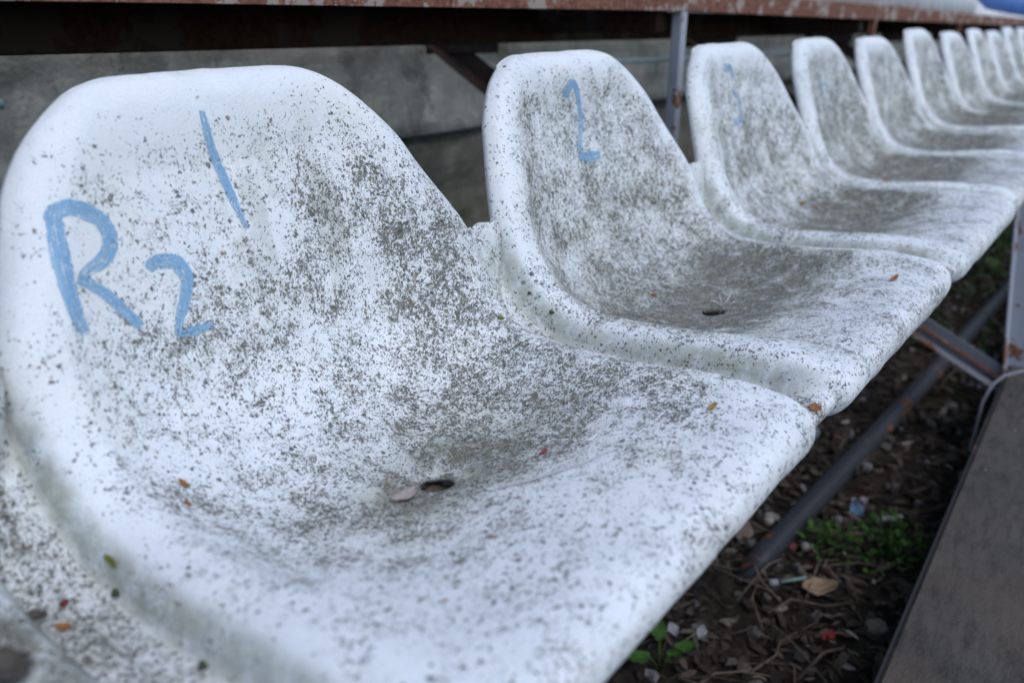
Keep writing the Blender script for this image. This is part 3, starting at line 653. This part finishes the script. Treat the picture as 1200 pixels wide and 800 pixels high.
# broad leaved plant at the bottom
r = empty('broad_leaf_plant', (.835, .385, gz(.835, .385))); tag(r, 'young plant with a few broad green leaves at the bottom edge below the R2 seat', 'plant')
for i, (a, L, tl) in enumerate(((2.6, .045, .55), (.6, .036, .8), (-1.0, .032, .4), (4.2, .030, .9))):
    vs, fs = leaf_mesh(L, L*.62, .35, 40+i); o = pyd('leaf', vs, fs, green, r, True)
    o.matrix_local = Matrix.Translation((.018*math.cos(a), .018*math.sin(a), .025+.006*i)) @ Matrix.Rotation(a, 4, 'Z') @ Matrix.Rotation(-tl*.5, 4, 'Y') @ Matrix.Translation((L/2, 0, 0))
    tube('stalk', [(0, 0, -.01), (.010*math.cos(a), .010*math.sin(a), .015), (.018*math.cos(a), .018*math.sin(a), .025+.006*i)], .0012, green, r, 6)
# undergrowth farther along the row: one mass
def under():
    rs = random.Random(5); vs = []; fs = []
    for _ in range(9500):
        x = rs.uniform(2.35, 7.5); y = rs.uniform(.16, .95); d = min(1, (x-2.3)/.5)
        if _UN[_ix(x, y)] < .36: continue
        v, f = small_leaf(rs, .026); a = rs.uniform(0, 6.28); rot = Matrix.Rotation(a, 3, 'Z') @ Matrix.Rotation(rs.gauss(-.3, .5), 3, 'Y') @ Matrix.Rotation(rs.gauss(0, .5), 3, 'X')
        z = rs.random()**1.2*.13*d; b = len(vs); vs += [tuple(rot @ Vector(p)+Vector((x, y, z))) for p in v]; fs += [tuple(i+b for i in t) for t in f]
    o = pyd('undergrowth', vs, fs, dgreen, None, True); tag(o, kind='stuff')
under()
# ------------------------------------------------------------------ litter you can point at
Zg = lambda x, y: gz(x, y)+.006
up = Vector((0, 0, 1))
def ground_leaf(nm, x, y, rot, L, Wd, curl, mt, sd, lab, cat='leaf', tilt=(0, 0)):
    n = Vector((tilt[0], tilt[1], 1)).normalized(); return leaf_at(nm, Vector((x, y, Zg(x, y)+.006)), n, Vector((1, 0, 0)), rot, L, Wd, curl, mt, sd, lab, cat)
ground_leaf('dead_leaf', 1.128, .260, -.9, .055, .028, .9, cm('straw_brown_leaf', (.20, .14, .09), (.36, .27, .18), scale=90), 21, 'curled straw brown dead leaf on the soil below the small weeds', tilt=(-.5, -.2))
ground_leaf('dead_leaf', 1.20, .42, .4, .050, .034, .6, cm('pinkish_brown_leaf', (.14, .10, .085), (.26, .19, .16), scale=90), 22, 'pinkish brown dead leaf beside the dark pipe, close under the seats', tilt=(-.4, -.3))
ground_leaf('paper_scrap', .902, .40, 1.0, .022, .016, .7, cm('dirty_white_paper', (.22, .23, .25), (.36, .37, .40), scale=60), 23, 'small dirty white scrap near the broad leaved plant, left one of two', 'scrap', tilt=(-.4, -.2))
ground_leaf('paper_scrap', .925, .365, .2, .024, .014, .7, cm('dirty_white_paper_two', (.20, .21, .23), (.34, .35, .38), scale=60), 24, 'small dirty white scrap near the broad leaved plant, right one of two', 'scrap', tilt=(-.4, -.2))
ground_leaf('blue_scrap', 1.403, .283, .8, .034, .024, .9, cm('faded_blue_plastic', (.07, .13, .22), (.13, .22, .33), scale=60), 25, 'crumpled faded blue plastic scrap on the soil between pipe and walkway slab', 'plastic scrap', tilt=(-.6, -.2))
ground_leaf('red_scrap', 1.023, .212, -.4, .022, .013, .5, cm('red_plastic', (.20, .015, .015), (.34, .03, .025), scale=60), 26, 'small bright red scrap on the soil near the bottom edge', 'plastic scrap', tilt=(-.3, -.2))
ground_leaf('pink_scrap', 1.225, .338, .8, .020, .014, .8, cm('pink_plastic', (.18, .05, .06), (.27, .09, .10), scale=60), 27, 'small pinkish red scrap left of the bright green weeds', 'plastic scrap', tilt=(-.4, -.2))
blob('stone', (1.245, .322, Zg(1.245, .322)+.005), .010, cm('pale_stone', (.26, .24, .25), (.38, .36, .37), scale=50), 'small pale stone between the pink scrap and the green weed', 'stone', 4)
blob('stone', (1.094, .163, Zg(1.094, .163)+.004), .017, cm('brown_stone', (.14, .12, .10), (.26, .22, .18), scale=50), 'flat brownish stone against the walkway slab near the bottom edge', 'stone', 8)
blob('stone', (1.262, .395, Zg(1.262, .395)+.006), .011, cm('buff_stone', (.30, .27, .22), (.42, .38, .31), scale=50), 'small buff stone beside the dark pipe, close under the seats', 'stone', 9)
m_wp = cm('white_paper', (.24, .25, .29), (.34, .35, .39), scale=70)
e = empty('cigarette_end', (1.401, .227, Zg(1.4, .227)+.008), -.75); tag(e, 'pale grey cigarette end lying on the soil right of the blue scrap', 'cigarette end')
tube('paper_tube', [(-.026, 0, 0), (.014, 0, .001)], .0056, m_wp, e, 12); tube('filter', [(.0142, 0, .001), (.027, 0, .0015)], .0055, cm('filter_paper', (.30, .26, .25), (.40, .34, .31)), e, 12)
e = empty('syringe_like_stick', (1.10, .31, Zg(1.10, .31)+.010), -.75)
e.name = 'plastic_stick'; tag(e, 'thin greenish plastic stick with a white cap below the foot of the dark pipe', 'plastic stick')
tube('cap', [(-.022, 0, 0), (-.008, 0, .0)], .0055, m_wp, e, 12); tube('collar', [(-.0078, 0, 0), (-.004, 0, .0)], .007, cm('dark_plastic', (.03, .04, .06), (.05, .06, .08)), e, 12)
tube('shaft', [(-.0038, 0, 0), (.040, 0, .003)], .0026, cm('green_plastic', (.16, .25, .24), (.25, .33, .32)), e, 8)
twg = cm('grey_brown_twig', (.07, .052, .04), (.17, .13, .10), scale=60)
TW = [([(.895, .275), (.95, .262), (.985, .268), (1.035, .250), (1.05, .235)], .0022, 'longest grey brown twig on the soil, bent, near the bottom edge'),
      ([(1.034, .306), (1.07, .285), (1.10, .240), (1.128, .20)], .002, 'straight thin twig on the soil under the curled leaf'),
      ([(1.10, .375), (1.085, .352), (1.068, .335), (1.062, .30)], .0022, 'arched pale twig rising beside the foot of the dark pipe'),
      ([(.93, .225), (.98, .205), (1.0, .185)], .003, 'short thick twig on the soil near the walkway slab at the bottom edge'),
      ([(1.0, .30), (1.04, .335), (1.09, .345)], .0016, 'thin twig crossing the soil left of the curled leaf')]
for i, (q, rr, lab) in enumerate(TW):
    pts = [(x, y, Zg(x, y)+.008+(.030*math.sin(math.pi*j/(len(q)-1)) if i == 2 else .004*math.sin(j*2))) for j, (x, y) in enumerate(q)]
    tag(tube('twig', pts, [rr*(1-.12*j) for j in range(len(q))], twg, None, 7), lab, 'twig', 'twigs on the soil')
# ------------------------------------------------------------------ walkway slab with its edging and bearers
plankM = mat_plank(); edgeM = mat_rust('dark_edge_steel', (.038, .036, .038), .0)
ang = math.atan(.0252); rt = empty('walkway_slab', (.783, .110, H-.675), ang); tag(rt, 'long grey brown walkway slab in front of the seats, with a thin dark edge strip', 'walkway slab')
box('slab', -1.9, 6.8, -.31, -.0056, -.038, 0, plankM, rt, .003)
prism('edge_strip', (-1.9, -.0052, -.040), (6.8, -.0052, -.040), [(-.005, 0), (0, 0), (0, .0365), (-.005, .0365)], (0, 0, 1), edgeM, rt, .001)
for x in (-1.5, .1+.0, 1.10, 2.9, 4.1, 5.3): box('bearer', x-.02, x+.02, -.30, -.03, -.176, -.0385, edgeM, rt)
rt2 = empty('walkway_slab', (.783, -.212, H-.675), ang); tag(rt2, 'second walkway slab beside the first, beyond the right edge of the photo', 'walkway slab')
box('slab', -1.9, 6.8, -.31, -.001, -.038, 0, plankM, rt2, .003)
for x in (-1.4, .2, 1.3, 2.8, 4.0, 5.2): box('bearer', x-.02, x+.02, -.30, -.03, -.176, -.0385, edgeM, rt2)
# ------------------------------------------------------------------ steel frame that carries the seats
lil = mat_rust('lilac_grey_paint_on_steel', (.42, .44, .50), .05, ((.07, .03, .02), (.20, .09, .05), (.30, .17, .10)), 11)
grey = mat_rust('blue_grey_paint_on_steel', (.22, .235, .265), .12, scale=9)
rustM = mat_rust('rusty_steel', (.38, .31, .27), .58, ((.075, .028, .018), (.20, .085, .055), (.34, .18, .13)), 13)
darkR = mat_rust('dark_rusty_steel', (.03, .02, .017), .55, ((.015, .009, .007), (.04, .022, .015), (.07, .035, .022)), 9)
fr = empty('seat_frame', (1.88, .16, H-.68)); tag(fr, 'lilac grey angle steel frame with rust streaks that carries the row of seats', 'steel frame')
def rel(p, o): return Vector(p)-o.location
def leg(xb):
    prism('leg', rel((xb, .140, H-.70), fr), rel((xb, .192, H-.305), fr), angle(.042, .004, -1, 1), (0, -.1, 1), lil, fr, .0008)
for xb in (1.88, 4.24): leg(xb)
for xb in (1.852, 4.21):
    prism('strut', rel((xb, .118, H-.728), fr), rel((xb, .43, H-.585), fr), angle(.040, .004, -1, -1), (1, 0, 0), grey, fr, .0008)
    prism('strut_flange', rel((xb+.002, .122, H-.7065), fr), rel((xb+.002, .42, H-.5695), fr), rect(.034, .004), (0, -.4, 1), rustM, fr, .0008)
    prism('leg', rel((xb, .47, 0.005), fr), rel((xb, .47, H-.31), fr), angle(.042, .004, -1, 1), (0, 1, 0), grey, fr, .0008)
for y, z in ((.265, -.295), (.43, -.300)):
    a = (-.7, y, H+z-.02); b = (1.8, y, H+z-.02); c = (5.3, y+.085, H+z-.02)
    prism('rail', rel(a, fr), rel(b, fr), angle(.035, .004, 1, -1), (0, 0, 1), grey, fr, .0008); prism('rail', rel(b, fr), rel(c, fr), angle(.035, .004, 1, -1), (0, 0, 1), grey, fr, .0008)
tag(tube('steel_pipe', [(1.105, .372, -.012), (1.16, .364, .012), (2.2, .304, .030), (3.05, .262, .050)], .021, mat_rust('dark_blue_pipe', (.042, .048, .060), .12, scale=6), None, 20), 'dark blue grey pipe lying on the soil under the seats', 'pipe')
tag(tube('plastic_pipe', [(1.38, .475, .028), (1.62, .44, .030)], .016, cm('pale_grey_plastic', (.22, .24, .27), (.32, .34, .38), scale=12), None, 16), 'short pale grey pipe end just showing under the front edge of the seats', 'pipe')
tag(tube('wire', [(1.66, .150, H-.79), (1.70, .152, H-.739), (1.72, .153, H-.706), (1.73, .145, H-.67), (1.74, .129, H-.650), (1.76, .102, H-.640), (1.80, .04, H-.650), (1.84, -.03, H-.668)], .0032, cm('grey_wire', (.22, .22, .25), (.33, .33, .37), scale=90), None, 8), 'grey wire curling up over the edge of the walkway slab beside the frame foot', 'wire')
# ------------------------------------------------------------------ tier behind: rusty steel stand
ts = empty('steel_stand', (1.37, .7, 0)); tag(ts, 'rusty steel stand of the tier behind, with edge bar, posts and diagonal braces', 'steel stand')
def rl(p): return Vector((p[0], p[1], H+p[2]))-ts.location
B0 = [(-2.2, .012), (1.375, .012)]; B1 = [(1.3765, .0118), (9.5, -.0885)]
for (xa, za), (xb, zb_) in (B0, B1):
    prism('edge_bar', rl((xa, .70, za)), rl((xb, .70, zb_)), [(0, 0), (.004, 0), (.004, .033), (.040, .033), (.040, .037), (0, .037)][::1], (0, 0, 1), rustM, ts, .0008)
def bz(x): return .012 if x < 1.376 else .0118-(x-1.3765)*.01235
# section of a bar swept along +X: side axis is -Y, so negative side values go back
for o in list(ts.children): 
    for v in o.data.vertices: v.co.y = -v.co.y
    o.data.flip_normals()
for x in (.19, 1.372, 2.555, 3.74, 4.925, 6.11, 7.3):
    z = bz(x)
    prism('post', rl((x+.022, .7108, -H+.005)), rl((x+.022, .7108, z-.0005)), rect(.021, .021), (0, 1, 0), lil if x == 1.372 else rustM, ts, .002)
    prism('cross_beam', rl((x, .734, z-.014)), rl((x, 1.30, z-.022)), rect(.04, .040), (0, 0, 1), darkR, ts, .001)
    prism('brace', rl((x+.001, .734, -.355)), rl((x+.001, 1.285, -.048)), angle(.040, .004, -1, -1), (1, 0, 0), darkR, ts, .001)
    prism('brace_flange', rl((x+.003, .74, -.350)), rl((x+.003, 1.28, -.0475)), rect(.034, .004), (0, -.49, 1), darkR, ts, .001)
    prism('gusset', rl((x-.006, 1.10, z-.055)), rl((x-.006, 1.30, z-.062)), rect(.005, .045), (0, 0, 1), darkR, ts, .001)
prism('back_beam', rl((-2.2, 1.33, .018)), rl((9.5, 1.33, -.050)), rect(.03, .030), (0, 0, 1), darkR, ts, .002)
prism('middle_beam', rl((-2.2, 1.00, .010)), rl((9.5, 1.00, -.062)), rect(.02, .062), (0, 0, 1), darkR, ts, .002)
# tier boards
tb = [(.746, .865), (.870, .985)]
for i, (ya, yb_) in enumerate(tb):
    for (xa, za), (xb, zb_) in ((B0[0], B0[1]), B1):
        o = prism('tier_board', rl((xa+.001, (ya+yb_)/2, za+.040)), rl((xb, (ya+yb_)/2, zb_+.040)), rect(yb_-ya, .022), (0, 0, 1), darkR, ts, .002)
# pale pipe along the wall
cdm = cm('pale_blue_conduit', (.20, .32, .36), (.30, .42, .46), scale=20)
tag(tube('conduit', [(-1.5, 1.352, H-.112), (.515, 1.352, H-.116)], .0075, cdm, None, 12), 'short pale blue pipe against the concrete wall at the left edge of the photo', 'pipe')
tag(tube('conduit', [(1.72, 1.352, H-.119), (2.2, 1.352, H-.121), (4.2, 1.352, H-.15)], .0055, cdm, None, 12), 'thin pale blue pipe on the concrete wall, seen right of the numeral 2 seat', 'pipe')
# ------------------------------------------------------------------ concrete wall behind
cw = empty('concrete_wall', (2, 1.40, 0)); tag(cw, 'weathered grey concrete wall in two courses behind the seats', 'wall')
cA = mat_concrete('stained_concrete', (.30, .305, .275), (.55, .55, .49), .30, 6); cB = mat_concrete('dirty_lower_concrete', (.15, .15, .125), (.28, .27, .23), .8, 5)
def course(name, y, z0, z1, mat, parent, amp, seed):
    xs = np.linspace(-4, 10, 500); zs = np.linspace(z0, z1, 26); Xg, Zg_ = np.meshgrid(xs, zs)
    Yg = 1.40+y+(fbm(Xg*5+40, Zg_*9+40, seed)-.5)*amp-np.clip(1-(Zg_-z0)/.02, 0, 1)*-.006-np.clip(1-(z1-Zg_)/.02, 0, 1)*-.006
    v = np.stack([Xg-2, Yg-1.40, Zg_], -1).reshape(-1, 3).tolist(); n = 500
    f = [(i*n+j, i*n+j+1, (i+1)*n+j+1, (i+1)*n+j) for i in range(25) for j in range(n-1)]
    b = len(v); yb2 = .30
    top = [b+j for j in range(n)]; v += [(x-2, yb2, z1) for x in xs]; bot = [b+n+j for j in range(n)]; v += [(x-2, yb2, z0) for x in xs]
    f += [(25*n+j, 25*n+j+1, b+j+1, b+j) for j in range(n-1)]+[(j+1, j, b+n+j, b+n+j+1) for j in range(n-1)]+[(b+j, b+j+1, b+n+j+1, b+n+j) for j in range(n-1)]
    pyd(name, v, f, mat, parent)
course('upper_course', 0, H-.262, H+.075, cA, cw, .012, 3)
course('lower_course', .028, -.05, H-.270, cB, cw, .03, 8)
# ------------------------------------------------------------------ ribbed sheets above the edge bar
def ribbed(name, poly, y, mat, label, cat, seed):
    """poly: list of (x, zlow, zhigh)"""
    xs = np.linspace(poly[0][0], poly[-1][0], int((poly[-1][0]-poly[0][0])/.008)); zl = np.interp(xs, [p[0] for p in poly], [p[1] for p in poly]); zh = np.interp(xs, [p[0] for p in poly], [p[2] for p in poly])
    zl = zl+(fbm(xs*4+9, xs*0, seed)-.5)*.010; yy = y+.007*np.tanh(np.sin(xs*2*math.pi/.105)*2.2); m = 7
    v = []; f = []
    wv = (fbm(np.repeat(xs[:, None], m, 1)*3+9, np.repeat(np.linspace(0, 2, m)[None, :], len(xs), 0), seed)-.5)*.012
    for i, x in enumerate(xs):
        for j in range(m): t = j/(m-1); v.append((x, yy[i]+wv[i, j], H+zl[i]*(1-t)+zh[i]*t))
    for i in range(len(xs)-1):
        for j in range(m-1): a = i*m+j; f.append((a, a+m, a+m+1, a+1))
    o = pyd(name, v, f, mat, None, True); md = o.modifiers.new('t', 'SOLIDIFY'); md.thickness = .002; return tag(o, label, cat)
wsh = cm('white_ribbed_sheet_paint', (.76, .79, .82), (.84, .86, .88), scale=6, rough=.45); bsh = cm('blue_ribbed_sheet_paint', (.08, .18, .52), (.13, .27, .66), scale=6, rough=.45)
ribbed('ribbed_sheet', [(-2.2, .056, .45), (1.37, .056, .45), (2.05, .043, .45), (2.84, .034, .45), (3.42, .025, .45), (4.05, .012, .45)], .722, wsh, 'white ribbed sheet standing above the rusty edge bar at the top right', 'ribbed sheet', 3)
ribbed('ribbed_sheet', [(4.052, .012, .072), (4.3, .010, .038), (4.9, -.004, .022), (5.5, -.014, .009), (9.4, -.06, -.040)], .722, wsh, 'low white ribbed strip between the rusty edge bar and the blue sheet', 'ribbed sheet', 4)
ribbed('ribbed_sheet', [(4.054, .072, .45), (4.3, .040, .45), (4.9, .024, .45), (5.5, .011, .45), (9.4, -.038, .45)], .730, bsh, 'blue ribbed sheet in the top right corner', 'ribbed sheet', 5)
